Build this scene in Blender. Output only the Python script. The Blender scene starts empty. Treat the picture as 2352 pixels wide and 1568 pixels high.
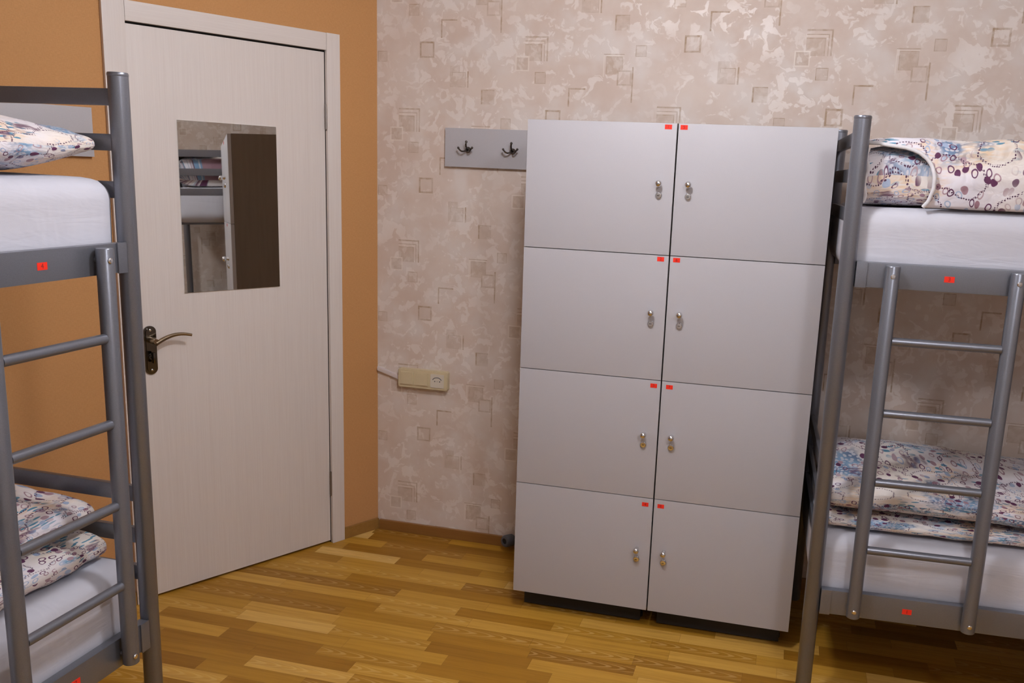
import bpy, bmesh, math, random
from mathutils import Vector, Matrix, noise
PI = math.pi
random.seed(7)
S = bpy.context.scene
C = S.collection

# ------------------------------------------------------------------ camera, world, exposure
cam_d = bpy.data.cameras.new('camera')
cam = bpy.data.objects.new('camera', cam_d); C.objects.link(cam)
cam_d.sensor_fit = 'HORIZONTAL'; cam_d.sensor_width = 36.0
cam_d.lens = 2067.17 / 2352 * 36.0
cam_d.shift_x = -127.28 / 2352; cam_d.shift_y = 51.17 / 2352
cam_d.clip_start = 0.02
R_ = Matrix(((0.96924791, -0.08974086, 0.22913983), (0.24255468, 0.19120083, -0.9511096), (0.04154167, 0.97743993, 0.20708807)))
cam.matrix_world = Matrix.Translation((1.68970556, -3.50858042, 1.59482895)) @ R_.to_4x4()
S.camera = cam
w = bpy.data.worlds.new('world'); S.world = w; w.use_nodes = True
w.node_tree.nodes['Background'].inputs[0].default_value = (0.5, 0.55, 0.6, 1)
w.node_tree.nodes['Background'].inputs[1].default_value = 0.02
S.view_settings.view_transform = 'Standard'; S.view_settings.look = 'None'
S.view_settings.gamma = 1.0; S.view_settings.use_curve_mapping = False
S.view_settings.exposure = 0.06
LAMPS = [(Vector((1.22, -1.62, 2.42)), 146.0), (Vector((2.35, -2.85, 2.42)), 122.0)]  # main ceiling lamp, then an unseen lamp added as fill light

# ------------------------------------------------------------------ helpers
def tag(o, label=None, cat=None, group=None, kind=None):
    if label: o['label'] = label
    if cat: o['category'] = cat
    if group: o['group'] = group
    if kind: o['kind'] = kind
    return o
def empty(name, M=None, parent=None):
    o = bpy.data.objects.new(name, None); C.objects.link(o); o.empty_display_size = 0.1
    if M is not None: o.matrix_world = M
    if parent: o.parent = parent
    return o
class MB:
    """collects shapes into ONE mesh"""
    def __init__(s): s.bm = bmesh.new(); s.uv = s.bm.loops.layers.uv.new('UVMap'); s.mi = 0
    def faces(s, vs, fs, smooth=False, uvs=None):
        v = [s.bm.verts.new(p) for p in vs]; out = []
        for f in fs:
            try: q = s.bm.faces.new([v[i] for i in f])
            except ValueError: continue
            q.smooth = smooth; q.material_index = s.mi
            if uvs:
                for l, i in zip(q.loops, f): l[s.uv].uv = uvs[i]
            out.append(q)
        return v
    def box(s, a, b, bev=0.0):
        x0, x1 = sorted((a[0], b[0])); y0, y1 = sorted((a[1], b[1])); z0, z1 = sorted((a[2], b[2]))
        vs = [(x, y, z) for z in (z0, z1) for y in (y0, y1) for x in (x0, x1)]
        v = s.faces(vs, [(0, 2, 3, 1), (4, 5, 7, 6), (0, 1, 5, 4), (2, 6, 7, 3), (0, 4, 6, 2), (1, 3, 7, 5)])
        if bev:
            es = list({e for q in v for e in q.link_edges})
            r = bmesh.ops.bevel(s.bm, geom=es, offset=bev, segments=2, affect='EDGES', profile=0.7)
            for f in r['faces']: f.material_index = s.mi
        return s
    def tube(s, pts, r, n=16, cap=True, rs=None):
        pts = [Vector(p) for p in pts]; vs = []; fs = []; N = len(pts); up = None
        for i, p in enumerate(pts):
            t = (pts[min(i + 1, N - 1)] - pts[max(i - 1, 0)]).normalized()
            if up is None:
                up = Vector((0, 0, 1)) if abs(t.z) < .9 else Vector((1, 0, 0))
            sd = t.cross(up).normalized(); up = sd.cross(t).normalized()
            rr = rs[i] if rs else r
            for k in range(n):
                a = 2 * PI * k / n; vs.append(p + sd * math.cos(a) * rr + up * math.sin(a) * rr)
        for i in range(N - 1):
            for k in range(n):
                a = i * n + k; b = i * n + (k + 1) % n; fs.append((a, b, b + n, a + n))
        if cap: fs.append(tuple(range(n - 1, -1, -1))); fs.append(tuple((N - 1) * n + k for k in range(n)))
        s.faces(vs, fs, True); return s
    def lathe(s, prof, o, ax, n=24):
        """prof = [(radius, distance along ax)]"""
        o = Vector(o); ax = Vector(ax).normalized(); u = ax.orthogonal().normalized(); v = ax.cross(u)
        vs = []; fs = []
        for r, d in prof:
            for k in range(n):
                a = 2 * PI * k / n; vs.append(o + ax * d + (u * math.cos(a) + v * math.sin(a)) * max(r, 1e-5))
        for i in range(len(prof) - 1):
            for k in range(n):
                a = i * n + k; b = i * n + (k + 1) % n; fs.append((a, b, b + n, a + n))
        fs.append(tuple(range(n))); fs.append(tuple((len(prof) - 1) * n + k for k in range(n)))
        s.faces(vs, fs, True); return s
    def prism(s, poly, h0, h1, f):
        """poly 2D list; f(u,v,h) -> point"""
        n = len(poly); vs = [f(u, v, h0) for u, v in poly] + [f(u, v, h1) for u, v in poly]
        fs = [tuple(range(n)), tuple(range(2 * n - 1, n - 1, -1))] + [(i, (i + 1) % n, (i + 1) % n + n, i + n) for i in range(n)]
        s.faces(vs, fs); return s
    def sphere(s, c, r, sc=(1, 1, 1), n=16):
        c = Vector(c); vs = []; fs = []
        for i in range(n + 1):
            th = PI * i / n
            for k in range(2 * n):
                a = PI * k / n
                vs.append(c + Vector((math.sin(th) * math.cos(a) * sc[0], math.sin(th) * math.sin(a) * sc[1], math.cos(th) * sc[2])) * r)
        for i in range(n):
            for k in range(2 * n):
                a = i * 2 * n + k; b = i * 2 * n + (k + 1) % (2 * n); fs.append((a, a + 2 * n, b + 2 * n, b))
        s.faces(vs, fs, True); return s
    def build(s, name, mats, parent=None, sharp=True):
        bmesh.ops.remove_doubles(s.bm, verts=s.bm.verts, dist=1e-6)
        bmesh.ops.recalc_face_normals(s.bm, faces=s.bm.faces)
        me = bpy.data.meshes.new(name); s.bm.to_mesh(me); s.bm.free()
        for m in (mats if isinstance(mats, (list, tuple)) else [mats]): me.materials.append(m)
        if sharp:
            try: me.set_sharp_from_angle(angle=math.radians(40))
            except Exception: pass
        o = bpy.data.objects.new(name, me); C.objects.link(o)
        if parent: o.parent = parent
        return o

# ------------------------------------------------------------------ node helpers
class NT:
    def __init__(s, name):
        s.m = bpy.data.materials.new(name); s.m.use_nodes = True; s.t = s.m.node_tree; s.n = s.t.nodes
        s.b = s.n['Principled BSDF']
    def _set(s, sock, v):
        if isinstance(v, bpy.types.NodeSocket): s.t.links.new(v, sock)
        elif v is not None:
            if isinstance(v, (tuple, list)) and len(v) == 3 and sock.type == 'RGBA': v = (*v, 1)
            sock.default_value = v
    def math(s, op, a, b=None, c=None, clamp=False):
        n = s.n.new('ShaderNodeMath'); n.operation = op; n.use_clamp = clamp
        s._set(n.inputs[0], a); s._set(n.inputs[1], b); s._set(n.inputs[2], c); return n.outputs[0]
    def coord(s, which='Object'):
        return s.n.new('ShaderNodeTexCoord').outputs[which]
    def map(s, v, scale=(1, 1, 1), loc=(0, 0, 0), rot=(0, 0, 0)):
        n = s.n.new('ShaderNodeMapping'); s._set(n.inputs[0], v)
        n.inputs['Location'].default_value = loc; n.inputs['Rotation'].default_value = rot; n.inputs['Scale'].default_value = scale
        return n.outputs[0]
    def noise(s, v, scale, detail=2, rough=.5, dist=0, col=False):
        n = s.n.new('ShaderNodeTexNoise'); s._set(n.inputs['Vector'], v); n.inputs['Scale'].default_value = scale
        n.inputs['Detail'].default_value = detail; n.inputs['Roughness'].default_value = rough; n.inputs['Distortion'].default_value = dist
        return n.outputs['Color' if col else 'Fac']
    def voro(s, v, scale, feat='F1', rnd=1.0, dim='3D', metric='EUCLIDEAN'):
        n = s.n.new('ShaderNodeTexVoronoi'); n.voronoi_dimensions = dim; n.feature = feat; n.distance = metric
        s._set(n.inputs['Vector'], v); n.inputs['Scale'].default_value = scale; n.inputs['Randomness'].default_value = rnd
        return n.outputs
    def ramp(s, v, stops, interp='LINEAR'):
        n = s.n.new('ShaderNodeValToRGB'); s._set(n.inputs[0], v); e = n.color_ramp.elements; n.color_ramp.interpolation = interp
        while len(e) < len(stops): e.new(0.5)
        for q, (p, c) in zip(e, stops):
            q.position = p; q.color = (*c, 1) if isinstance(c, (tuple, list)) else (c, c, c, 1)
        return n.outputs[0]
    def step(s, v, a, b):
        n = s.n.new('ShaderNodeMapRange'); n.interpolation_type = 'SMOOTHSTEP'; n.clamp = True
        s._set(n.inputs[0], v); n.inputs[1].default_value = a; n.inputs[2].default_value = b; return n.outputs[0]
    def mix(s, f, a, b, mode='MIX'):
        n = s.n.new('ShaderNodeMix'); n.data_type = 'RGBA'; n.blend_type = mode; s._set(n.inputs[0], f)
        s._set(n.inputs[6], a); s._set(n.inputs[7], b); return n.outputs[2]
    def sep(s, v):
        n = s.n.new('ShaderNodeSeparateXYZ'); s._set(n.inputs[0], v); return n.outputs
    def comb(s, x, y, z=0.0):
        n = s.n.new('ShaderNodeCombineXYZ'); s._set(n.inputs[0], x); s._set(n.inputs[1], y); s._set(n.inputs[2], z); return n.outputs[0]
    def white(s, v):
        n = s.n.new('ShaderNodeTexWhiteNoise'); n.noise_dimensions = '3D'; s._set(n.inputs[0], v); return n.outputs
    def bump(s, h, strength=.3, dist=.002):
        n = s.n.new('ShaderNodeBump'); s._set(n.inputs['Height'], h); n.inputs['Strength'].default_value = strength
        n.inputs['Distance'].default_value = dist; s.t.links.new(n.outputs[0], s.b.inputs['Normal'])
    def out(s, col=None, rough=None, metal=None, spec=None):
        s._set(s.b.inputs['Base Color'], col); s._set(s.b.inputs['Roughness'], rough); s._set(s.b.inputs['Metallic'], metal)
        if spec is not None: s.b.inputs['Specular IOR Level'].default_value = spec
        return s.m
def plain(name, col, rough=.5, metal=0., spec=None, var=.05, scale=30):
    t = NT(name); f = t.noise(t.coord(), scale, 3)
    a = tuple(c * (1 - var) for c in col); b = tuple(min(1, c * (1 + var)) for c in col)
    return t.out(t.mix(f, a, b), rough, metal, spec)

# ------------------------------------------------------------------ materials
def m_steel():
    t = NT('grey_painted_steel'); v = t.coord()
    f = t.noise(v, 500, 2); g = t.noise(v, 6, 2)
    c = t.mix(f, (.165, .172, .20), (.225, .235, .27)); c = t.mix(t.math('MULTIPLY', g, .25), c, (.22, .22, .23))
    t.bump(f, .08, .0005)
    return t.out(c, .33, .62, .5)
def m_laminate():
    t = NT('grey_laminate'); v = t.coord()
    f = t.noise(v, 420, 2, .7); g = t.noise(v, 2.5, 2)
    c = t.mix(f, (.42, .405, .42), (.475, .46, .475)); c = t.mix(t.math('MULTIPLY', g, .12), c, (.48, .46, .475))
    t.bump(f, .05, .0004)
    return t.out(c, .42, 0, .4)
def m_darkboard():
    t = NT('dark_brown_board'); v = t.map(t.coord(), (60, 60, 4))
    f = t.noise(v, 1, 3)
    return t.out(t.mix(f, (.15, .112, .082), (.20, .152, .112)), .5, 0, .4)
def m_door(horizontal=False):
    t = NT('bleached_oak_' + ('rail' if horizontal else 'upright')); v = t.coord()
    sc = (1.2, 1.2, 1.2)
    vv = t.map(v, (4, 4, 260) if horizontal else (260, 260, 4))
    f = t.noise(vv, 1.0, 4, .65); v2 = t.map(v, (1.2, 1.2, 60) if horizontal else (60, 60, 1.2)); g = t.noise(v2, 1, 2, .5, .4)
    c = t.mix(t.step(f, .2, .8), (.68, .615, .57), (.735, .68, .635)); c = t.mix(t.math('MULTIPLY', t.step(g, .45, .8), .25), c, (.62, .55, .50))
    t.bump(f, .12, .0006)
    return t.out(c, .48, 0, .35)
def m_orange():
    t = NT('orange_wallpaper'); v = t.coord()
    u = t.noise(t.map(v, (90, 90, 600)), 1, 2, .6); h = t.noise(t.map(v, (600, 600, 90)), 1, 2, .6); g = t.noise(v, 3, 2)
    f = t.math('MULTIPLY', t.math('ADD', u, h), .5)
    c = t.mix(t.step(f, .35, .65), (.50, .255, .095), (.57, .30, .12)); c = t.mix(t.math('MULTIPLY', g, .2), c, (.50, .23, .09))
    t.bump(f, .25, .0008)
    return t.out(c, .75, 0, .25)
def m_paper():
    """pearly beige wallpaper: mottled ground, pale pearlescent flakes; the printed squares come from the face attribute 'motif'"""
    t = NT('patterned_wallpaper'); v = t.coord()
    g = t.noise(v, 4.5, 4, .6); fib = t.noise(v, 220, 2, .7)
    base = t.mix(t.step(g, .32, .68), (.615, .49, .41), (.68, .575, .50))
    base = t.mix(t.step(t.noise(t.map(v, (1, 1, 1), (7, 3, 5)), 7, 3), .42, .72), base, (.70, .625, .57))
    wv = t.noise(v, 9, 3, .6, col=True)
    vv = t.mix(.10, v, wv)
    f1 = t.noise(t.map(vv, (1, 1, 1), (3, 0, 1)), 21, 3, .5, .9)
    vo = t.voro(t.map(vv, (1, 1, 1.25), (0, 0, 0), (0, .5, 0)), 25)
    r = t.sep(t.white(vo['Position'])[1])[0]
    cellm = t.math('MULTIPLY', t.step(r, .60, .66), t.step(t.math('MULTIPLY', vo['Distance'], 1.0), .60, .47))
    edge = t.step(f1, .565, .605)
    flake = t.math('MULTIPLY', t.math('MULTIPLY', cellm, t.step(f1, .43, .50)), .85)
    flake = t.math('MAXIMUM', flake, t.math('MULTIPLY', edge, .85))
    big = t.step(t.noise(v, 3.2, 2), .34, .55)
    flake = t.math('MULTIPLY', flake, t.math('ADD', t.math('MULTIPLY', big, .6), .35))
    c = t.mix(t.math('MULTIPLY', flake, .6), base, (.85, .79, .74))
    at = t.n.new('ShaderNodeAttribute'); at.attribute_name = 'motif'; a = at.outputs['Fac']; a = t.math('MULTIPLY', a, 1.25)
    wear = t.math('ADD', t.math('MULTIPLY', t.step(t.noise(v, 40, 3), .35, .65), .5), .5)
    dark = t.math('MULTIPLY', t.step(a, 0.0, 1.0), wear)
    c = t.mix(t.math('MULTIPLY', dark, 1.0, clamp=True), c, (.36, .235, .13))
    light = t.step(a, 0.0, -1.0)
    c = t.mix(t.math('MULTIPLY', light, .55), c, (.78, .70, .62))
    c = t.mix(t.math('MULTIPLY', fib, .10), c, (.55, .46, .39))
    t.bump(t.math('ADD', t.math('MULTIPLY', fib, .3), flake), .18, .0012)
    rough = t.math('SUBTRACT', .62, t.math('MULTIPLY', flake, .22))
    return t.out(c, rough, t.math('MULTIPLY', flake, .06), .35)
def m_floor():
    t = NT('oak_strip_parquet'); v = t.sep(t.coord()); x, y = v[0], v[1]
    W, L = .066, .36
    row = t.math('FLOOR', t.math('DIVIDE', y, W))
    sh = t.math('MULTIPLY', t.white(t.comb(row, 3.3, 0))[0], 5.0)
    xs = t.math('ADD', t.math('DIVIDE', x, L), sh)
    col = t.math('FLOOR', xs)
    rv = t.white(t.comb(col, row, 1.0)); r = rv[0]
    c = t.ramp(r, [(0, (.26, .112, .010)), (.25, (.37, .175, .016)), (.5, (.44, .225, .024)), (.75, (.53, .285, .04)), (.93, (.64, .37, .08)), (1, (.74, .48, .15))])
    fx = t.math('FRACT', xs); fy = t.math('FRACT', t.math('DIVIDE', y, W))
    off = t.math('MULTIPLY', r, 50.0)
    gv = t.comb(t.math('ADD', t.math('MULTIPLY', x, 3.0), off), t.math('MULTIPLY', y, 60.0), off)
    gr = t.noise(gv, 1.0, 4, .65, .3)
    # cathedral grain
    px = t.math('MULTIPLY', t.math('SUBTRACT', fx, .35), 2.0); py = t.math('MULTIPLY', t.math('SUBTRACT', fy, .5), 3.0)
    d = t.math('ADD', px, t.math('MULTIPLY', t.math('MULTIPLY', py, py), .6))
    wv = t.noise(t.comb(t.math('ADD', x, off), y, off), 9.0, 2)
    rings = t.math('SINE', t.math('ADD', t.math('MULTIPLY', d, 19.0), t.math('MULTIPLY', wv, 10.0)))
    r2 = t.sep(rv[1])[1]
    cm = t.math('MULTIPLY', t.step(rings, .1, .9), t.math('MULTIPLY', t.step(r2, .60, .66), t.step(t.math('ABSOLUTE', py), 1.25, .6)))
    c = t.mix(t.math('MULTIPLY', t.step(gr, .35, .7), .45), c, t.mix(1.0, c, (.60, .52, .42), 'MULTIPLY'))
    c = t.mix(t.math('MULTIPLY', cm, .24), c, (.78, .54, .22))
    gap = t.math('MAXIMUM', t.step(t.math('ABSOLUTE', t.math('SUBTRACT', fy, .5)), .487, .499), t.step(t.math('ABSOLUTE', t.math('SUBTRACT', fx, .5)), .4975, .4998))
    c = t.mix(t.math('MULTIPLY', gap, .55), c, (.12, .055, .012))
    t.bump(t.math('SUBTRACT', t.math('MULTIPLY', gr, .2), gap), .12, .001)
    return t.out(c, t.math('ADD', .34, t.math('MULTIPLY', gr, .16)), 0, .22)
def m_wood(name, a, b, axis=0):
    t = NT(name); sc = [50, 50, 50]; sc[axis] = 2.5
    f = t.noise(t.map(t.coord(), tuple(sc)), 1, 4, .6)
    return t.out(t.mix(f, a, b), .38, 0, .5)
def m_cotton():
    t = NT('white_cotton'); v = t.coord()
    f = t.noise(v, 900, 2); g = t.noise(t.map(v, (1, 1, .5)), 5.5, 3, .5, .6); k = t.noise(t.map(v, (3, 3, 14)), 1.2, 3, .55, 1.2)
    t.bump(t.math('ADD', t.math('MULTIPLY', f, .02), t.math('ADD', g, t.math('MULTIPLY', k, .35))), .35, .02)
    return t.out(t.mix(g, (.53, .53, .58), (.58, .58, .63)), .85, 0, .2)
def m_print():
    """quilt print in metres of cloth (UV): cream ground, ochre brush marks, blue speckled blooms, plum ovals and dotted rings"""
    t = NT('floral_print_fabric'); uv = t.coord('UV'); w = t.noise(uv, 12, 2, .5, col=True); u = t.mix(.035, uv, w)
    base = t.mix(t.step(t.noise(uv, 4, 3), .35, .65), (.72, .69, .74), (.76, .70, .64))
    # ochre brush marks
    om = t.math('MULTIPLY', t.step(t.noise(t.map(u, (1, 1, 1), (5, 2, 0)), 4.2, 2), .52, .62), t.step(t.noise(t.map(u, (28, 110, 1), (0, 0, 0), (0, 0, .5)), 1, 2), .32, .62))
    c = t.mix(t.math('MULTIPLY', om, .6), base, (.70, .47, .24))
    c = t.mix(t.math('MULTIPLY', t.step(t.noise(t.map(u, (1, 1, 1), (1, 9, 0)), 3.1, 2), .5, .65), .30), c, (.74, .55, .38))
    # blue washes + speckle
    bm = t.step(t.noise(t.map(u, (1, 1, 1), (11, 4, 0)), 4.6, 3, .55), .53, .62)
    vs = t.voro(t.map(u, (1, 1.25, 1)), 75, dim='2D')
    sp = t.step(vs['Distance'], .42, .28)
    blue = t.mix(t.step(t.noise(u, 11, 2), .35, .62), (.02, .10, .24), (.12, .30, .50))
    bc = t.mix(t.math('MULTIPLY', sp, .75), blue, (.66, .66, .70))
    c = t.mix(t.math('MULTIPLY', bm, .85), c, bc)
    # leaf strokes, teal
    lv = t.voro(t.map(u, (1, 2.6, 1), (0, 0, 0), (0, 0, .5)), 24, dim='2D'); lr = t.sep(t.white(lv['Position'])[1])
    lm = t.math('MULTIPLY', t.step(lv['Distance'], .30, .25), t.step(t.noise(t.map(u, (1, 1, 1), (2, 17, 0)), 4.0, 2), .50, .58))
    c = t.mix(t.math('MULTIPLY', lm, t.step(lr[0], .35, .4)), c, (.09, .25, .36))
    # petal ovals, solid plum, grey-blue or only outlined
    zone = t.step(t.noise(t.map(u, (1, 1, 1), (23, 8, 0)), 3.3, 2), .40, .46)
    pv = t.voro(t.map(u, (1.25, .9, 1), (0, 0, 0), (0, 0, .25)), 34, dim='2D', rnd=.75); pr = t.sep(t.white(pv['Position'])[1])
    sol = t.step(pv['Distance'], .37, .32); ins = t.step(pv['Distance'], .25, .20)
    ring = t.math('SUBTRACT', sol, t.math('MULTIPLY', ins, t.step(pr[1], .62, .58)))
    pc = t.ramp(pr[0], [(0, (.10, .028, .075)), (.34, (.13, .04, .10)), (.36, (.32, .40, .55)), (.62, (.40, .47, .60)), (.64, (.30, .16, .20)), (1, (.45, .33, .36))])
    c = t.mix(t.math('MULTIPLY', t.math('MULTIPLY', ring, zone), t.step(pr[2], .22, .26)), c, pc)
    # dotted arcs
    cv = t.voro(u, 8.5, dim='2D', rnd=.8); band = t.step(t.math('ABSOLUTE', t.math('SUBTRACT', cv['Distance'], .42)), .035, .02)
    dv = t.voro(u, 150, dim='2D', rnd=.2); dots = t.math('MULTIPLY', band, t.step(dv['Distance'], .40, .30))
    c = t.mix(dots, c, (.08, .03, .07))
    # dark plum bleed
    dm = t.math('MULTIPLY', t.step(t.noise(t.map(u, (1, 1, 1), (31, 3, 0)), 5.2, 4, .6), .60, .66), t.step(t.noise(t.map(u, (20, 70, 1)), 1, 2), .30, .52))
    c = t.mix(t.math('MULTIPLY', dm, .85), c, (.11, .035, .08))
    q = t.noise(u, 26, 3, .5, .5)
    t.bump(q, .45, .012)
    return t.out(c, .7, 0, .3)

STEEL = m_steel(); LAM = m_laminate(); DARK = m_darkboard(); DOORV = m_door(); DOORH = m_door(True); ORANGE = m_orange(); PAPER = m_paper()
FLOOR = m_floor(); SKIRT = m_wood('brown_skirting_wood', (.20, .085, .018), (.32, .15, .04), 0); SKIRT2 = m_wood('oak_skirting_wood', (.24, .12, .025), (.36, .19, .05), 1)
COTTON = m_cotton(); PRINT = m_print()
CHROME = plain('polished_chrome', (.75, .75, .76), .12, 1.0, var=.02); DCHROME = plain('dark_polished_metal', (.13, .12, .11), .14, 1.0, var=.1)
BRASSY = plain('brushed_bronze_metal', (.30, .23, .15), .28, 1.0); HINGE = plain('dull_steel_hinge', (.26, .23, .21), .4, .9)
RED = plain('red_sticker_paper', (.85, .03, .012), .6, 0, .3, .03); INK = plain('dark_sticker_ink', (.22, .01, .01), .7)
CREAM = plain('cream_plastic', (.62, .52, .33), .35, 0, .5, .02); CREAM2 = plain('pale_plastic', (.66, .60, .50), .3, 0, .5, .02)
WHITEP = plain('white_plastic', (.66, .58, .56), .45, 0, .4, .03); GREYP = plain('grey_plastic', (.10, .10, .11), .5); BLACK = plain('black_gap', (.015, .012, .01), .8)
CEIL = plain('white_ceiling_paint', (.74, .72, .70), .9, 0, .2, .02, 8); PIPING = plain('white_piping_cloth', (.68, .66, .67), .8, 0, .2, .08, 150)
TICK = plain('cream_mattress_ticking', (.58, .54, .45), .85, 0, .2, .08, 60)
def m_mirror():
    t = NT('mirror_glass')
    g = t.n.new('ShaderNodeNewGeometry'); prev = g.outputs['Normal']
    for ax, an in (((0, 0, 1), .020), ((-.469, -.883, 0), .028)):   # turns the shading normal to steer the reflection; the glass stays flush
        q = t.n.new('ShaderNodeVectorRotate'); q.rotation_type = 'AXIS_ANGLE'; t._set(q.inputs['Vector'], prev)
        q.inputs['Axis'].default_value = ax; q.inputs['Angle'].default_value = an; prev = q.outputs[0]
    t.t.links.new(prev, t.b.inputs['Normal'])
    return t.out(t.mix(t.noise(t.coord(), 3, 1), (.70, .71, .68), (.72, .73, .70)), .015, 1.0)
MIRROR = m_mirror()
def m_lampglass(st):
    t = NT('lamp_glass'); t._set(t.b.inputs['Emission Color'], (.965, .97, 1.05, 1)); t.b.inputs['Emission Strength'].default_value = st
    return t.out((.8, .8, .8), .4)

# ------------------------------------------------------------------ the room
WANG = -0.489; cw, sw = math.cos(WANG), math.sin(WANG)
ML = Matrix(((sw, cw, 0, 0), (-cw, sw, 0, 0), (0, 0, 1, 0), (0, 0, 0, 1)))   # left-wall frame: x = along the wall from the corner, y = into the room, z = up
H = 2.58; XR = 3.98; YF = -4.55; SL = -YF / cw
XL = SL * sw

def paper_wall(name, x0, x1, P, xs0=0.2163):
    """wallpapered wall strip by strip; P(u, z) -> point; printed squares become faces with a 'motif' value"""
    TX, TZ, DZ = .527, .530, .25
    R = []   # rectangles of one repeat: (x0, x1, z0, z1, value) around the bold square at (0, 0)
    def fr(cx, cz, h, th, val, fill=None, hz=None):
        hz = hz or h
        if fill is not None: R.append((cx - h, cx + h, cz - hz, cz + hz, fill))
        R.append((cx - h, cx + h, cz + hz - th, cz + hz, val)); R.append((cx - h, cx + h, cz - hz, cz - hz + th, val * .8))
        R.append((cx - h, cx - h + th, cz - hz, cz + hz, val)); R.append((cx + h - th, cx + h, cz - hz, cz + hz, val * .8))
    fr(0, 0, .031, .007, .62, .16)
    fr(-.056, .150, .022, .003, .55, .28)
    fr(-.192, -.027, .021, .003, .5, .26)
    R.append((.230, .286, -.204, -.148, .30)); R.append((.230, .236, -.204, -.148, .62)); R.append((.230, .286, -.152, -.148, .5))
    R.append((.058, .064, .045, .115, .60)); R.append((.058, .126, .109, .115, .60)); R.append((.066, .124, .047, .107, .10))
    R.append((.098, .140, -.106, -.060, .30)); fr(.136, -.112, .029, .003, .45, .22); R.append((.167, .169, -.145, -.078, -.8)); R.append((.171, .177, -.142, -.080, .55))
    R.append((.098, .134, -.141, -.1, .30))
    fr(.235, .200, .033, .003, .50, .36); R.append((.192, .196, .158, .240, -.7)); R.append((.192, .272, .238, .242, .45)); R.append((.198, .270, .233, .236, -.7))
    fr(.275, .155, .028, .006, .45, .12); R.append((.304, .310, .065, .195, .55))
    R.append((-.120, -.056, -.318, -.258, .33)); R.append((-.120, -.052, -.259, -.255, .5)); R.append((-.056, -.052, -.318, -.255, .5))
    R.append((-.120, -.040, -.246, -.242, .42)); R.append((-.044, -.040, -.318, -.242, .42)); R.append((-.120, -.028, -.232, -.226, .5)); R.append((-.034, -.028, -.318, -.226, .5))
    R.append((-.120, -.045, -.251, -.247, -.6)); fr(-.130, -.328, .028, .005, -.9, .34)
    bm = bmesh.new(); vals = []
    i0 = math.floor((x0 - xs0) / TX) - 1; i1 = math.ceil((x1 - xs0) / TX) + 1
    allr = []
    for i in range(i0, i1 + 1):
        for j in range(-6, 12):
            ox = xs0 + i * TX; oz = 2.051 - i * DZ - j * TZ + (i // 2) * 0  # half-drop repeat
            k = 0
            if oz > H + .6 or oz < -.6: continue
            for r in R: allr.append((ox + r[0], ox + r[1], oz + r[2], oz + r[3], r[4]))
    # extra rows so the lattice covers the height for every column
    seen = set(); rr = []
    for r in allr:
        key = tuple(round(q, 3) for q in r)
        if key not in seen: seen.add(key); rr.append(r)
    nstrip = max(1, int(round((x1 - x0) / .26))); me_v = []; me_f = []
    for s in range(nstrip):
        a = x0 + (x1 - x0) * s / nstrip; b = x0 + (x1 - x0) * (s + 1) / nstrip
        lr = [r for r in rr if r[1] > a and r[0] < b and r[3] > 0 and r[2] < H]
        xs = sorted({a, b, *[round(min(max(q, a), b), 5) for r in lr for q in r[:2]]}); zs = sorted({0.0, H, *[round(min(max(q, 0), H), 5) for r in lr for q in r[2:4]]})
        grid = {}
        vid = [[None] * len(zs) for _ in xs]
        for p, xx in enumerate(xs):
            for q, zz in enumerate(zs): vid[p][q] = len(me_v); me_v.append(P(xx, zz))
        import bisect
        val = [[0.0] * (len(zs) - 1) for _ in range(len(xs) - 1)]
        for r in lr:
            p0 = bisect.bisect_left(xs, round(min(max(r[0], a), b), 5)); p1 = bisect.bisect_left(xs, round(min(max(r[1], a), b), 5))
            q0 = bisect.bisect_left(zs, round(min(max(r[2], 0), H), 5)); q1 = bisect.bisect_left(zs, round(min(max(r[3], 0), H), 5))
            for p in range(p0, min(p1, len(xs) - 1)):
                for q in range(q0, min(q1, len(zs) - 1)): val[p][q] = r[4]
        for p in range(len(xs) - 1):
            for q in range(len(zs) - 1):
                me_f.append((vid[p][q], vid[p + 1][q], vid[p + 1][q + 1], vid[p][q + 1])); vals.append(val[p][q])
    # solid back of the wall
    T = .10
    n = len(me_v); c = [P(x0, 0), P(x1, 0), P(x1, H), P(x0, H)]
    d = (Vector(c[1]) - Vector(c[0])).cross(Vector((0, 0, 1))).normalized() * -T
    me_v += [tuple(Vector(q)) for q in c] + [tuple(Vector(q) + d) for q in c]
    me_f += [(n + 4, n + 7, n + 6, n + 5), (n, n + 1, n + 5, n + 4), (n + 1, n + 2, n + 6, n + 5), (n + 2, n + 3, n + 7, n + 6), (n + 3, n, n + 4, n + 7)]; vals += [0.0] * 5
    me = bpy.data.meshes.new(name); me.from_pydata([tuple(q) for q in me_v], [], me_f); me.materials.append(PAPER)
    at = me.attributes.new('motif', 'FLOAT', 'FACE'); at.data.foreach_set('value', vals)
    o = bpy.data.objects.new(name, me); C.objects.link(o); return tag(o, kind='structure')
paper_wall('wall_back', 0.0, XR, lambda u, z: (u, 0.0, z))
paper_wall('wall_right', 0.0, -YF, lambda u, z: (XR, -u, z), .35)
b = MB(); b.box((XL - .3, YF - .1, -.1), (XR + .1, 0.1, 0.0)); tag(b.build('floor', FLOOR), kind='structure')
b = MB(); b.box((XL - .3, YF - .1, H), (XR + .1, 0.1, H + .1)); tag(b.build('ceiling', CEIL), kind='structure')
b = MB(); b.box((XL - .3, YF - .1, 0), (XR + .1, YF, H)); tag(b.build('wall_front', CEIL), kind='structure')
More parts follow.
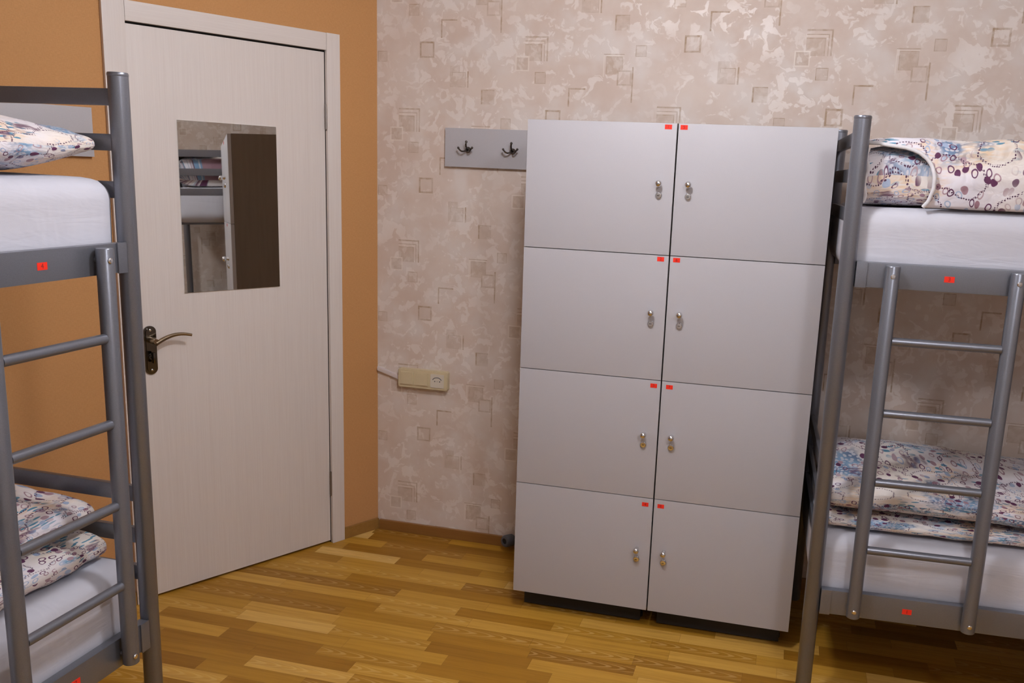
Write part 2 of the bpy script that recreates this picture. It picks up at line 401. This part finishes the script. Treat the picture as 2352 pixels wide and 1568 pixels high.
# left wall with the door opening
DR, DL, DT = .2477, .9922, 2.010     # leaf edges along the wall, leaf top
b = MB()
b.box((0.0, -.12, 0), (DR - .012, 0, H)); b.box((DL + .012, -.12, 0), (SL, 0, H)); b.box((DR - .012, -.12, DT + .012), (DL + .012, 0, H))
wl = b.build('wall_left', ORANGE); wl.matrix_world = ML; tag(wl, kind='structure')
b = MB(); b.box((0.004, 0, 0), (.186, .014, .049), .003); o = b.build('baseboard_left', SKIRT2); o.matrix_world = ML; tag(o, kind='structure')
b = MB(); b.box((1.069, 0, 0), (SL - .05, .014, .049), .003); o = b.build('baseboard_left_rear', SKIRT2); o.matrix_world = ML; tag(o, kind='structure')
b = MB(); b.box((0.012, -.015, 0), (XR - .002, 0, .045), .003); tag(b.build('baseboard_back', SKIRT), kind='structure')

# ------------------------------------------------------------------ door
dr = empty('door_1', ML); tag(dr, kind='structure')
b = MB(); b.box((DR, -.04, .010), (DL, 0, DT), .0015); b.build('door_leaf', DOORV, dr)
b = MB(); b.box((.1862, 0, 0), (.2455, .016, 2.0807), .003); b.build('door_casing', DOORV, dr)
b = MB(); b.box((.9965, 0, 0), (1.0679, .016, 2.14), .003); b.build('door_casing', DOORV, dr)
b = MB(); b.box((.2462, 0, 2.0165), (.9958, .015, 2.0800), .003); b.build('door_casing', DOORH, dr)
b = MB(); b.box((DR - .012, -.12, 0), (DR - .003, -.0005, DT + .012)); b.box((DL + .003, -.12, 0), (DL + .012, -.0005, DT + .012)); b.box((DR - .012, -.12, DT + .004), (DL + .012, -.0005, DT + .012)); b.build('door_jamb', BLACK, dr)
b = MB(); b.box((DR - .002, -.10, 0.0), (DL + .002, -.045, .006)); b.build('threshold', SKIRT, dr)
for z0, z1 in ((1.7165, 1.8215), (.211, .325)):
    b = MB(); b.tube([(.2465, .006, z0 + .006), (.2465, .006, z1 - .004)], .0052, 12)
    for k in range(1, 4):
        zz = z0 + (z1 - z0) * k / 4; b.tube([(.2465, .006, zz - .001), (.2465, .006, zz + .001)], .0058, 12)
    b.tube([(.2465, .006, z0), (.2465, .006, z0 + .006)], .004, 10, rs=[.0015, .0052]); b.build('hinge', HINGE, dr)
# handle: long rounded plate, curved lever, thumb turn
HX = .968
b = MB(); poly = []
for k in range(17): a = PI * k / 16; poly.append((HX + .0215 * math.cos(a), .994 + .020 * math.sin(a)))
for k in range(17): a = PI + PI * k / 16; poly.append((HX + .0215 * math.cos(a), .862 + .020 * math.sin(a)))
b.prism(poly, 0, .006, lambda u, v, h: (u, h, v))
p2 = [(HX + (u - HX) * .72, .928 + (v - .928) * .93) for u, v in poly]; b.prism(p2, .006, .0095, lambda u, v, h: (u, h, v))
hp = b.build('handle_plate', DCHROME, dr)
b = MB(); b.lathe([(.0115, .0), (.0115, .028), (.009, .034), (.009, .046)], (HX, .008, .966), (0, 1, 0))
pts = []; rs = []
for k in range(15):
    f = k / 14; pts.append((HX - f * .128, .050 - .006 * math.sin(f * PI), .958 + .034 * math.sin(min(1, f * 1.15) * PI * .5) - .016 * f * f)); rs.append(.0085 - .0035 * f)
b.tube(pts, .007, 12, rs=rs); b.build('door_lever', BRASSY, dr)
b = MB(); b.lathe([(.012, 0), (.012, .006), (.010, .010), (.007, .014)], (HX, .008, .905), (0, 1, 0)); b.box((HX - .0045, .018, .886), (HX + .0045, .036, .924), .002); b.build('thumb_turn', DCHROME, dr)
for zz in (1.0, .858):
    b = MB(); b.lathe([(.004, 0), (.0038, .002), (.002, .003)], (HX, .0095, zz), (0, 1, 0), 12); b.build('screw', CHROME, dr)

mi = MB(); mi.box((.4618, .0006, 1.1206), (.8365, .0046, 1.7175)); b = mi
o = b.build('mirror', [MIRROR]); o.matrix_world = ML
tag(o, 'tall frameless rectangular mirror fixed to the pale wooden door', 'mirror')

# ------------------------------------------------------------------ coat racks
def hook(name, parent, x, y, z):
    b = MB(); b.lathe([(.012, 0), (.012, .003), (.008, .006), (.006, .010)], (x, y, z), (0, -1, 0), 18)
    for dx, dz, rr in ((-.030, .006, .0032), (.028, .008, .0032), (.003, .030, .0036)):
        pts = []
        for k in range(9):
            f = k / 8; pts.append((x + dx * f, y - .008 - .026 * math.sin(f * PI * .62), z - .010 * math.sin(f * PI) * (1 if dz < .02 else .2) + dz * f))
        b.tube(pts, rr, 8); b.sphere(pts[-1], rr * 1.5, n=6)
    return b.build('hook', DCHROME, parent)
t = empty('coat_rack', Matrix.Translation((.3046, 0, 1.6007))); tag(t, 'grey coat rack board with chrome hooks on the patterned wallpaper beside the lockers', 'coat rack')
b = MB(); b.box((0, -.018, 0), (.70, 0, .1514), .001); b.build('backboard', LAM, t)
for x in (.099, .286, .473): hook('hook', t, x, -.018, .068)
t = empty('coat_rack', ML @ Matrix.Translation((1.1174, 0, 1.5823))); tag(t, 'grey coat rack board on the orange wall behind the left bunk bed', 'coat rack')
b = MB(); b.box((0, 0, 0), (.70, .018, .153), .001); b.build('backboard', LAM, t)

# ------------------------------------------------------------------ switches and trunking
t = empty('switch_panel', Matrix.Translation((.108, 0, .6687)) ); tag(t, 'cream triple wall panel with two rocker switches and a socket', 'switch')
def rrect(x0, x1, z0, z1, r, n=5):
    out = []
    for cx, cz, a0 in ((x1 - r, z1 - r, 0), (x0 + r, z1 - r, PI / 2), (x0 + r, z0 + r, PI), (x1 - r, z0 + r, 1.5 * PI)):
        for k in range(n + 1): a = a0 + PI / 2 * k / n; out.append((cx + r * math.cos(a), cz + r * math.sin(a)))
    return out
fy = lambda u, v, h: (u, -h, v)
b = MB(); b.prism(rrect(0, .224, 0, .0818, .009), 0, .026, fy); b.prism(rrect(.003, .221, .003, .0788, .008), .026, .029, fy); b.build('panel_frame', CREAM, t)
for x0 in (.012, .080):
    b = MB(); b.prism(rrect(x0, x0 + .060, .014, .070, .003), .029, .0325, fy); b.prism(rrect(x0 + .003, x0 + .057, .017, .067, .003), .0325, .0345, fy); b.build('rocker', CREAM, t)
b = MB(); b.prism(rrect(.150, .210, .012, .070, .003), .029, .0325, fy); so = b.build('socket', CREAM2, t)
b = MB(); arc = [(.180 + .021 * math.cos(a), -.0328, .040 + .017 * math.sin(a)) for a in [PI * (.12 + .76 * k / 12) for k in range(13)]]; b.tube(arc, .0016, 6)
for dx in (-.010, .012, .001): b.lathe([(.0026 if abs(dx) > .005 else .0014, 0), (.0026 if abs(dx) > .005 else .0014, .0009)], (.180 + dx, -.0325, .040), (0, -1, 0), 10)
b.build('socket_marking', GREYP, so)
b = MB(); ang = math.atan2(.703 - .733, .105)
b.prism([(0.004, .726), (.108, .694), (.108, .712), (0.004, .745)], 0, .012, fy); b.prism([(0.004, .729), (.108, .697), (.108, .709), (0.004, .742)], .012, .014, fy)
tag(b.build('cable_trunking', WHITEP), 'short white cable trunking from the wall corner to the cream switch panel', 'trunking')
b = MB(); b.lathe([(.024, 0), (.026, .004), (.026, .040), (.022, .046), (.013, .048), (.012, .034)], (.64, -.030, .044), (-.45, -.85, .12)); b.mi = 1; b.lathe([(.0115, 0), (.0115, .003)], (.62, -.064, .0485), (-.45, -.85, .12))
tag(b.build('pipe_stub', [GREYP, BLACK]), 'small dark grey pipe stub at the skirting left of the lockers', 'pipe')

# ------------------------------------------------------------------ number stickers
def digit_mesh(ch, h):
    cu = bpy.data.curves.new('tmp', 'FONT'); cu.body = ch; cu.size = h; cu.align_x = 'CENTER'; cu.align_y = 'CENTER'; cu.extrude = .0001
    ob = bpy.data.objects.new('tmp', cu); C.objects.link(ob); dg = bpy.context.evaluated_depsgraph_get()
    me = bpy.data.meshes.new_from_object(ob.evaluated_get(dg)); vs = [tuple(v.co) for v in me.vertices]; fs = [tuple(p.vertices) for p in me.polygons]
    bpy.data.objects.remove(ob); bpy.data.curves.remove(cu); bpy.data.meshes.remove(me); return vs, fs
def sticker(parent, c, ux, n, ch, W=.023, Hh=.0145):
    c = Vector(c); ux = Vector(ux).normalized(); n = Vector(n).normalized(); uz = n.cross(ux).normalized()
    if uz.z < 0: uz = -uz
    b = MB(); b.prism([(-W / 2, -Hh / 2), (W / 2, -Hh / 2), (W / 2, Hh / 2), (-W / 2, Hh / 2)], 0, .0005, lambda u, v, h: c + ux * u + uz * v + n * h)
    b.mi = 1; vs, fs = digit_mesh(ch, Hh * .95); b.faces([c + ux * x + uz * y + n * (.0007 + z) for x, y, z in vs], fs)
    return b.build('number_sticker', [RED, INK], parent)

# ------------------------------------------------------------------ lockers
LY = -.542; LZ0, LH = .0747, .4227
def locker(x0, x1, side, nums, label):
    t = empty('locker_cabinet', Matrix.Translation((x0, LY, 0))); tag(t, label, 'locker', 'grey lockers against the back wall')
    Wd = x1 - x0; top = LZ0 + 4 * LH; D = -LY - .14
    b = MB(); e = .0015
    b.box((e, .0175, LZ0), (.018, D, top)); b.box((Wd - .018, .0175, LZ0), (Wd - e, D, top)); b.box((.018, .0175, LZ0), (Wd - .018, D, LZ0 + .018)); b.box((.018, .0175, top - .018), (Wd - .018, D, top)); b.box((.018, D - .006, LZ0 + .018), (Wd - .018, D, top - .018))
    b.build('carcass', DARK, t)
    for i in range(1, 4):
        b = MB(); z = LZ0 + i * LH; b.box((.0185, .03, z - .009), (Wd - .0185, D - .007, z + .009)); b.build('shelf', DARK, t)
    b = MB(); b.box((.03, .055, .006), (Wd - .03, .070, LZ0 - .0005)); b.build('plinth', BLACK, t)
    for px, py in ((.05, .105), (Wd - .05, .105), (.05, D - .05), (Wd - .05, D - .05)):
        b = MB(); b.lathe([(.024, 0), (.024, .012), (.016, .016), (.016, LZ0 - .0005)], (px, py, 0), (0, 0, 1), 16); b.build('foot', BLACK, t)
    kx = Wd - .0475 if side < 0 else .0465
    for i in range(4):
        z0 = LZ0 + i * LH
        b = MB(); b.box((.0015, 0, z0 + .0013), (Wd - .0015, .0165, z0 + LH - .0013), .0008); d = b.build('door', LAM, t)
        b = MB(); kz = z0 + .231; b.lathe([(.0075, 0), (.0075, .004), (.005, .007), (.005, .012), (.0095, .016), (.0112, .021), (.0108, .026), (.008, .030), (.003, .032), (.0001, .0322)], (kx, 0, kz), (0, -1, 0)); b.build('knob', CHROME, d)
        b = MB(); b.lathe([(.0120, 0), (.0120, .0015), (.0108, .0035), (.0098, .0045), (.0088, .0040), (.0086, .0075), (.0001, .0078)], (kx, 0, kz - .0385), (0, -1, 0)); b.mi = 1; b.box((kx - .0045, -.0082, kz - .0393), (kx + .0035, -.0076, kz - .0375)); b.build('lock', [CHROME, BLACK], d)
        sx = {-1: (1.2762, 1.2797, 1.2763, 1.2748), 1: (1.3309, 1.3333, 1.329, 1.3251)}[side][i] - x0
        sz = (.4735, .9007, 1.3297, 1.7525)[i]
        sticker(d, (sx, -.0001, sz), (1, 0, 0), (0, -1, 0), nums[i])
    return t
locker(.8032, 1.3041, -1, '4321', 'left grey four-door locker cabinet, standing nearer the coat rack')
locker(1.3059, 1.8011, 1, '8765', 'right grey four-door locker cabinet, standing next to the right bunk bed')

# ------------------------------------------------------------------ bunk beds
BL, BW = 1.98, .725
LA, LB = .1191, .3253
def bunk(side, M, nums, label):
    t = empty('bunk_bed', M); tag(t, label, 'bunk bed', 'grey metal bunk beds')
    Y = lambda y: y * side
    for x in (0, BL):
        for y in (0, BW):
            b = MB(); b.lathe([(.022, 0), (.0235, .002), (.0235, 1.774)] , (x, Y(y), .0), (0, 0, 1), 28)
            p = b.build('post', STEEL, t)
            b = MB(); b.lathe([(.0235, 0), (.0241, .0012), (.0241, .0055), (.0225, .0085), (.0001, .0092)], (x, Y(y), 1.7742), (0, 0, 1), 28); b.build('end_cap', STEEL, p)
    for x in (0, BL):
        for z0, z1 in ((1.707, 1.7464), (1.6015, 1.641), (1.489, 1.5295), (.7095, .7522), (.594, .637), (.490, .531)):
            b = MB(); b.box((x - .007, Y(.0236), z0), (x + .007, Y(BW - .0236), z1), .002); b.build('end_rail', STEEL, t)
    for lvl, (z0, z1) in enumerate(((.3094, .3873), (1.3139, 1.3854))):
        for y in (0, BW):
            b = MB(); b.box((.0236, Y(y) - .0125, z0), (BL - .0236, Y(y) + .0125, z1), .003); r = b.build('side_rail', STEEL, t)
            for x in (.0236, BL - .0236 - .030):
                b = MB(); oy = -.0145 if (y == 0) else .0145; b.box((x, Y(y + (-.0172 if y == 0 else .0127)), z0 - .001), (x + .030, Y(y + (-.0127 if y == 0 else .0172)), z1 + .001), .001); b.build('rail_bracket', STEEL, r)
            if y == 0:
                sx = {1: (.2755, .274), -1: (.274, .276)}[side][lvl]
                sticker(r, (sx, Y(-.0126), (z0 + z1) / 2 + .0), (side, 0, 0), (0, -side, 0), nums[lvl], .027, .0165)
    for z0 in (.318, 1.322):
        for k in range(13):
            x = .09 + k * (BL - .18) / 12
            b = MB(); b.box((x - .024, Y(.014), z0), (x + .024, Y(BW - .014), z0 + .011), .002); b.build('slat', STEEL, t)
    for x in (LA, LA + LB):
        b = MB(); b.lathe([(.0185, 0), (.020, .0015), (.020, 1.055), (.0185, 1.058), (.0001, 1.058)], (x, Y(-.0372), .3216), (0, 0, 1), 24); s = b.build('ladder_upright', STEEL, t)
        for z in (.345, 1.352):
            b = MB(); b.lathe([(.0001, -.001), (.0068, -.001), (.0068, .001), (.0052, .0028), (.0001, .0034)], (x + (.006 if side < 0 else 0), Y(-.0568), z), (0, -side, 0), 14); b.build('bolt', CHROME, s)
            b = MB(); b.tube([(x, Y(-.0175), z), (x, Y(-.0124), z)], .009, 10); b.build('spacer', STEEL, s)
    for z in (1.1683, .9584, .7505, .5397):
        b = MB(); b.tube([(LA + .0185, Y(-.0372), z), (LA + .030, Y(-.0372), z), (LA + LB - .030, Y(-.0372), z), (LA + LB - .0185, Y(-.0372), z)], .0122, 16); b.build('rung', STEEL, t)
    return t
def zrot(a): return Matrix.Rotation(a, 4, 'Z')
MR = Matrix.Translation((1.8496, -.8292, 0)) @ zrot(.036)
MLB = Matrix.Translation((.1085, -1.6101, 0)) @ zrot(-PI / 2 - .0125)
bunk(1, MR, '13', 'right grey metal bunk bed with ladder, beside the lockers')
bunk(-1, MLB, '24', 'left grey metal bunk bed with ladder, in front of the orange wall and door')

# ------------------------------------------------------------------ bedding
def mattress(M, side, z0, z1, label, a0=-.006, a1=BL - .03, y0=.020, y1=BW - .020):
    bm = bmesh.new(); uv = None
    nx, ny, nz = 60, 26, 12
    hx, hy, hz = (a1 - a0) / 2, (y1 - y0) / 2, (z1 - z0) / 2; cx, cy, cz = (a1 + a0) / 2, (y1 + y0) / 2, (z1 + z0) / 2
    rad = .052
    def P(i, j, k):
        p = Vector(((i / nx * 2 - 1) * hx, (j / ny * 2 - 1) * hy, (k / nz * 2 - 1) * hz))
        q = Vector([max(-h + rad, min(h - rad, c)) for c, h in zip(p, (hx, hy, hz))]); d = p - q
        if d.length > 1e-9: p = q + d.normalized() * min(rad, d.length if max(abs(d.x), abs(d.y), abs(d.z)) < rad * .98 else rad)
        p.z += .010 * (1 - (p.x / hx) ** 2) * (p.z > 0) * (1 - (p.y / hy) ** 2)
        nn = noise.noise(Vector((p.x * 4, p.y * 4, p.z * 9)) + Vector((cz * 7, side, 0))); p += Vector((0, 0, 1)) * nn * .003
        p.y += .003 * noise.noise(Vector((p.x * 6, cz * 3, p.z * 12))) if abs(p.y) > hy * .8 else 0
        return (p.x + cx, (p.y + cy) * side, p.z + cz)
    vd = {}
    def V(i, j, k):
        if (i, j, k) not in vd: vd[(i, j, k)] = bm.verts.new(P(i, j, k))
        return vd[(i, j, k)]
    def F(*q):
        f = bm.faces.new([V(*x) for x in q]); f.smooth = True
    for i in range(nx):
        for j in range(ny):
            F((i, j, 0), (i, j + 1, 0), (i + 1, j + 1, 0), (i + 1, j, 0)); F((i, j, nz), (i + 1, j, nz), (i + 1, j + 1, nz), (i, j + 1, nz))
    for i in range(nx):
        for k in range(nz):
            F((i, 0, k), (i + 1, 0, k), (i + 1, 0, k + 1), (i, 0, k + 1)); F((i, ny, k), (i, ny, k + 1), (i + 1, ny, k + 1), (i + 1, ny, k))
    for j in range(ny):
        for k in range(nz):
            F((0, j, k), (0, j, k + 1), (0, j + 1, k + 1), (0, j + 1, k)); F((nx, j, k), (nx, j + 1, k), (nx, j + 1, k + 1), (nx, j, k + 1))
    bmesh.ops.recalc_face_normals(bm, faces=bm.faces)
    me = bpy.data.meshes.new('mattress'); bm.to_mesh(me); bm.free(); me.materials.append(COTTON)
    o = bpy.data.objects.new('mattress', me); C.objects.link(o); o.matrix_world = M
    return tag(o, label, 'mattress', 'white sheeted mattresses on the bunks')
ZU, ZL = (1.334, 1.537), (.330, .550)
mattress(MR, 1, *ZU, 'white sheeted mattress on the upper bunk of the right bed')
mattress(MR, 1, *ZL, 'white sheeted mattress on the lower bunk of the right bed')
mattress(MLB, -1, *ZU, 'white sheeted mattress on the upper bunk of the left bed')
mattress(MLB, -1, *ZL, 'white sheeted mattress on the lower bunk of the left bed')

def bundle(b, side, a0, a1, y0, y1, zb, zt, seed=0, nq=3.2, mq=7, mq0=None, wr=.006, tilt=0.0, zprof=None, yprof=None, uvo=(0, 0), nv=90, nu=72, lift=None):
    """soft folded cloth body: rounded cross-section swept along the bed; UV in metres of cloth"""
    vs = []; fs = []; uvs = []
    per = 2 * ((y1 - y0) + (zt - zb))
    for i in range(nv + 1):
        f = i / nv
        # denser rings near the ends
        f = .5 - .5 * math.cos(f * PI)
        a = a0 + (a1 - a0) * f; g = abs(2 * f - 1); m = (mq0 if (mq0 and f < .5) else mq)
        sc = max(0.0, 1 - g ** m) ** (1 / m) if g < 1 else 0.0
        top = zt * 1.0 if zprof is None else zprof(a); bot = zb if lift is None else lift(a)
        ya, yb = (y0, y1) if yprof is None else yprof(a)
        cy, hy = (ya + yb) / 2, (yb - ya) / 2; cz, hz = (top + bot) / 2, (top - bot) / 2
        hz2 = hz * (sc ** (.5 if lift else .8) if sc > 0 else 0); hy2 = hy * (1 - (1 - sc) * .22)
        cz2 = cz - (hz - hz2) * (.55 if lift is None else 0)
        for k in range(nu + 1):
            th = 2 * PI * k / nu; c, s_ = math.cos(th), math.sin(th)
            px = math.copysign(abs(c) ** (2 / nq), c); pz = math.copysign(abs(s_) ** (2 / nq), s_)
            p = Vector((a, cy - px * hy2, cz2 + pz * hz2))
            q = p * 1.0 + Vector((seed * 3.1, seed * 1.7, 0))
            if k == nu: q = Vector((a, cy - hy2, cz2)) + Vector((seed * 3.1, seed * 1.7, 0))
            n1 = noise.noise(q * 9) + .5 * noise.noise(q * 22); n2 = noise.noise(q * 5 + Vector((9, 9, 9)))
            d = Vector((0, -px, pz)); d = d.normalized() if d.length > 0 else d
            flat = 1.0 if pz > -.6 else .15
            p += d * (n1 * wr * flat * min(1, sc * 2)) + Vector((n2 * wr * (1 - sc + .15), 0, 0))
            vs.append((p.x, p.y * side, p.z)); uvs.append((a + uvo[0], k / nu * per + uvo[1]))
    for i in range(nv):
        for k in range(nu):
            q = i * (nu + 1) + k; fs.append((q, q + 1, q + nu + 2, q + nu + 1))
    b.faces(vs, fs, True, uvs); return b
def soft(b, name, M, mats, parent=None):
    o = b.build(name, mats, parent, sharp=False)
    if M is not None and parent is None: o.matrix_world = M
    return o

# right bed, upper bunk: rolled duvet with a piped flap
DG = 'floral print bedding on the bunks'
t = empty('duvet', MR); tag(t, 'folded floral print duvet with white piped flap on the right upper bunk', 'duvet', DG)
zp = lambda a: 1.700 + .018 * math.sin(a * 5.2) + .006 * math.sin(a * 17)
b = MB(); bundle(b, 1, .026, .98, .050, .47, 1.540, 1.7, 3, 4.2, 14, 18, .006, zprof=zp, uvo=(.3, .2)); soft(b, 'cover', None, PRINT, t)
# flap: outer layer hugging the front, starting along a slanting edge
edge = [(1.545, .188), (1.560, .200), (1.590, .208), (1.620, .207), (1.645, .198), (1.663, .182), (1.678, .156), (1.687, .125), (1.692, .095), (1.702, .066), (1.716, .030)]
def eA(z):
    for (z0, a0), (z1, a1) in zip(edge, edge[1:]):
        if z0 <= z <= z1: return a0 + (a1 - a0) * (z - z0) / (z1 - z0)
    return edge[0][1] if z < edge[0][0] else edge[-1][1]
def flapP(s, f):
    """s 0..1 from the front foot up the face and over the top; f 0..1 along the bed"""
    r = .045; Ly = .16
    L1 = .150; L2 = r * PI / 2; tot = L1 + L2 + Ly; d = s * tot
    if d < L1: y, zz = .036, d / L1
    elif d < L1 + L2: th = (d - L1) / r; y, zz = .036 + r * (1 - math.cos(th)), 1 + math.sin(th) * r / .16
    else: y, zz = .036 + r + (d - L1 - L2), 1 + r / .16
    a_s = eA(1.545 + (1.720 - 1.545) * min(1, d / (L1 + L2 * .8)))
    a = a_s + (1.0 - a_s) * f
    top = zp(a) + .012; z = 1.543 + (top - 1.543) * zz / (1 + r / .16)
    q = Vector((a, s * .8, 4)); w_ = (noise.noise(q * 9) * .006 + noise.noise(q * 24) * .003)
    bul = .012 * math.sin(min(1, zz) * PI)
    y2 = y - bul - w_ * (1 if zz < 1 else .2) - (.010 if f < .001 else 0)
    return Vector((a, y2, z + (w_ if zz >= 1 else 0)))
b = MB(); vs = []; uvs = []; fs = []; NS, NF = 40, 110
for i in range(NF + 1):
    for k in range(NS + 1):
        p = flapP(k / NS, (i / NF) ** 1.3); vs.append(p); uvs.append((p.x + 1.72, k / NS * .40 + .61))
for i in range(NF):
    for k in range(NS): q = i * (NS + 1) + k; fs.append((q, q + 1, q + NS + 2, q + NS + 1))
b.faces(vs, fs, True, uvs); fl = soft(b, 'flap', None, PRINT, t)
md = fl.modifiers.new('thick', 'SOLIDIFY'); md.thickness = .008; md.offset = 0
b = MB(); b.tube([flapP(k / 50, 0) + Vector((0, -.001, 0)) for k in range(0, 51)], .0055, 10); b.build('piping', PIPING, fl)
b = MB(); b.tube([(.030 + .004 * math.sin(k * .8), .056 - .012 * math.sin(k / 16 * PI), 1.549 + k / 16 * .150) for k in range(17)], .0048, 8); b.build('piping', PIPING, t)

# right bed, lower bunk: blanket folded in two thick layers
t = empty('duvet', MR); tag(t, 'floral print duvet folded flat on the right lower bunk, blue blooms on top', 'duvet', DG)
b = MB(); bundle(b, 1, .030, 1.05, .055, .68, .552, .605, 11, 3.2, 16, 22, .005, uvo=(2.1, 1.3)); soft(b, 'bottom_fold', None, PRINT, t)
zq = lambda a: .690 + .020 * math.sin(a * 4 + .5)
b = MB(); bundle(b, 1, .034, 1.10, .060, .69, .602, .7, 12, 3.0, 12, 16, .009, zprof=zq, uvo=(3.4, .35)); soft(b, 'top_fold', None, PRINT, t)

# left bed, lower bunk
t = empty('duvet', MLB); tag(t, 'crumpled floral print duvet folded on the left lower bunk behind the ladder', 'duvet', DG)
b = MB(); bundle(b, -1, .030, .95, .080, .60, .548, .632, 21, 3.0, 9, 11, .012, uvo=(5.2, 2.3), lift=None); soft(b, 'bottom_fold', None, PRINT, t)
zr = lambda a: .735 + .012 * math.sin(a * 9)
b = MB(); bundle(b, -1, .030, .98, .105, .62, .628, .74, 22, 2.6, 6, 7, .014, zprof=zr, uvo=(6.4, 1.15)); soft(b, 'top_fold', None, PRINT, t)

# left bed, upper bunk: pillow with a tapering raised corner
t = empty('pillow', MLB); tag(t, 'floral print pillow on the left upper bunk, its corner pointing at the door', 'pillow', DG)
pz = lambda a: 1.638 + .040 * min(1, max(0, a / .26)) ** .6; pl = lambda a: 1.542 + .052 * max(0, 1 - a / .19) ** 1.3
b = MB(); bundle(b, -1, .030, .95, .040, .53, 1.542, 1.69, 31, 2.4, 2.6, 14, .009, zprof=pz, lift=pl, uvo=(8.2, 3.1)); soft(b, 'pillowcase', None, PRINT, t)

# ------------------------------------------------------------------ ceiling lamp and a second one added as fill (above the frame) and the ring fitting seen in the mirror
for (LP, LS), lb in zip(LAMPS, ('round white glass lamp under the ceiling, above the lockers', 'round white glass fill lamp added under the ceiling, above where the camera stands')):
    t = empty('ceiling_lamp', Matrix.Translation(LP)); tag(t, lb, 'lamp')
    b = MB(); b.sphere((0, 0, 0), .10, (1, 1, .8), 20); b.build('glass_globe', m_lampglass(LS), t)
    b = MB(); b.lathe([(.05, 0), (.05, .05), (.03, .055), (.03, .0795)], (0, 0, .078), (0, 0, 1)); b.build('lamp_holder', CHROME, t)
b = MB(); pts = [(XR - .012, -.43 + .030 * math.cos(a), 1.86 + .030 * math.sin(a)) for a in [2 * PI * k / 24 for k in range(25)]]; b.tube(pts, .009, 8, cap=False)
tag(b.build('ring_fitting', GREYP), 'small dark ring on the wallpaper, seen only in the top of the mirror', 'ring')
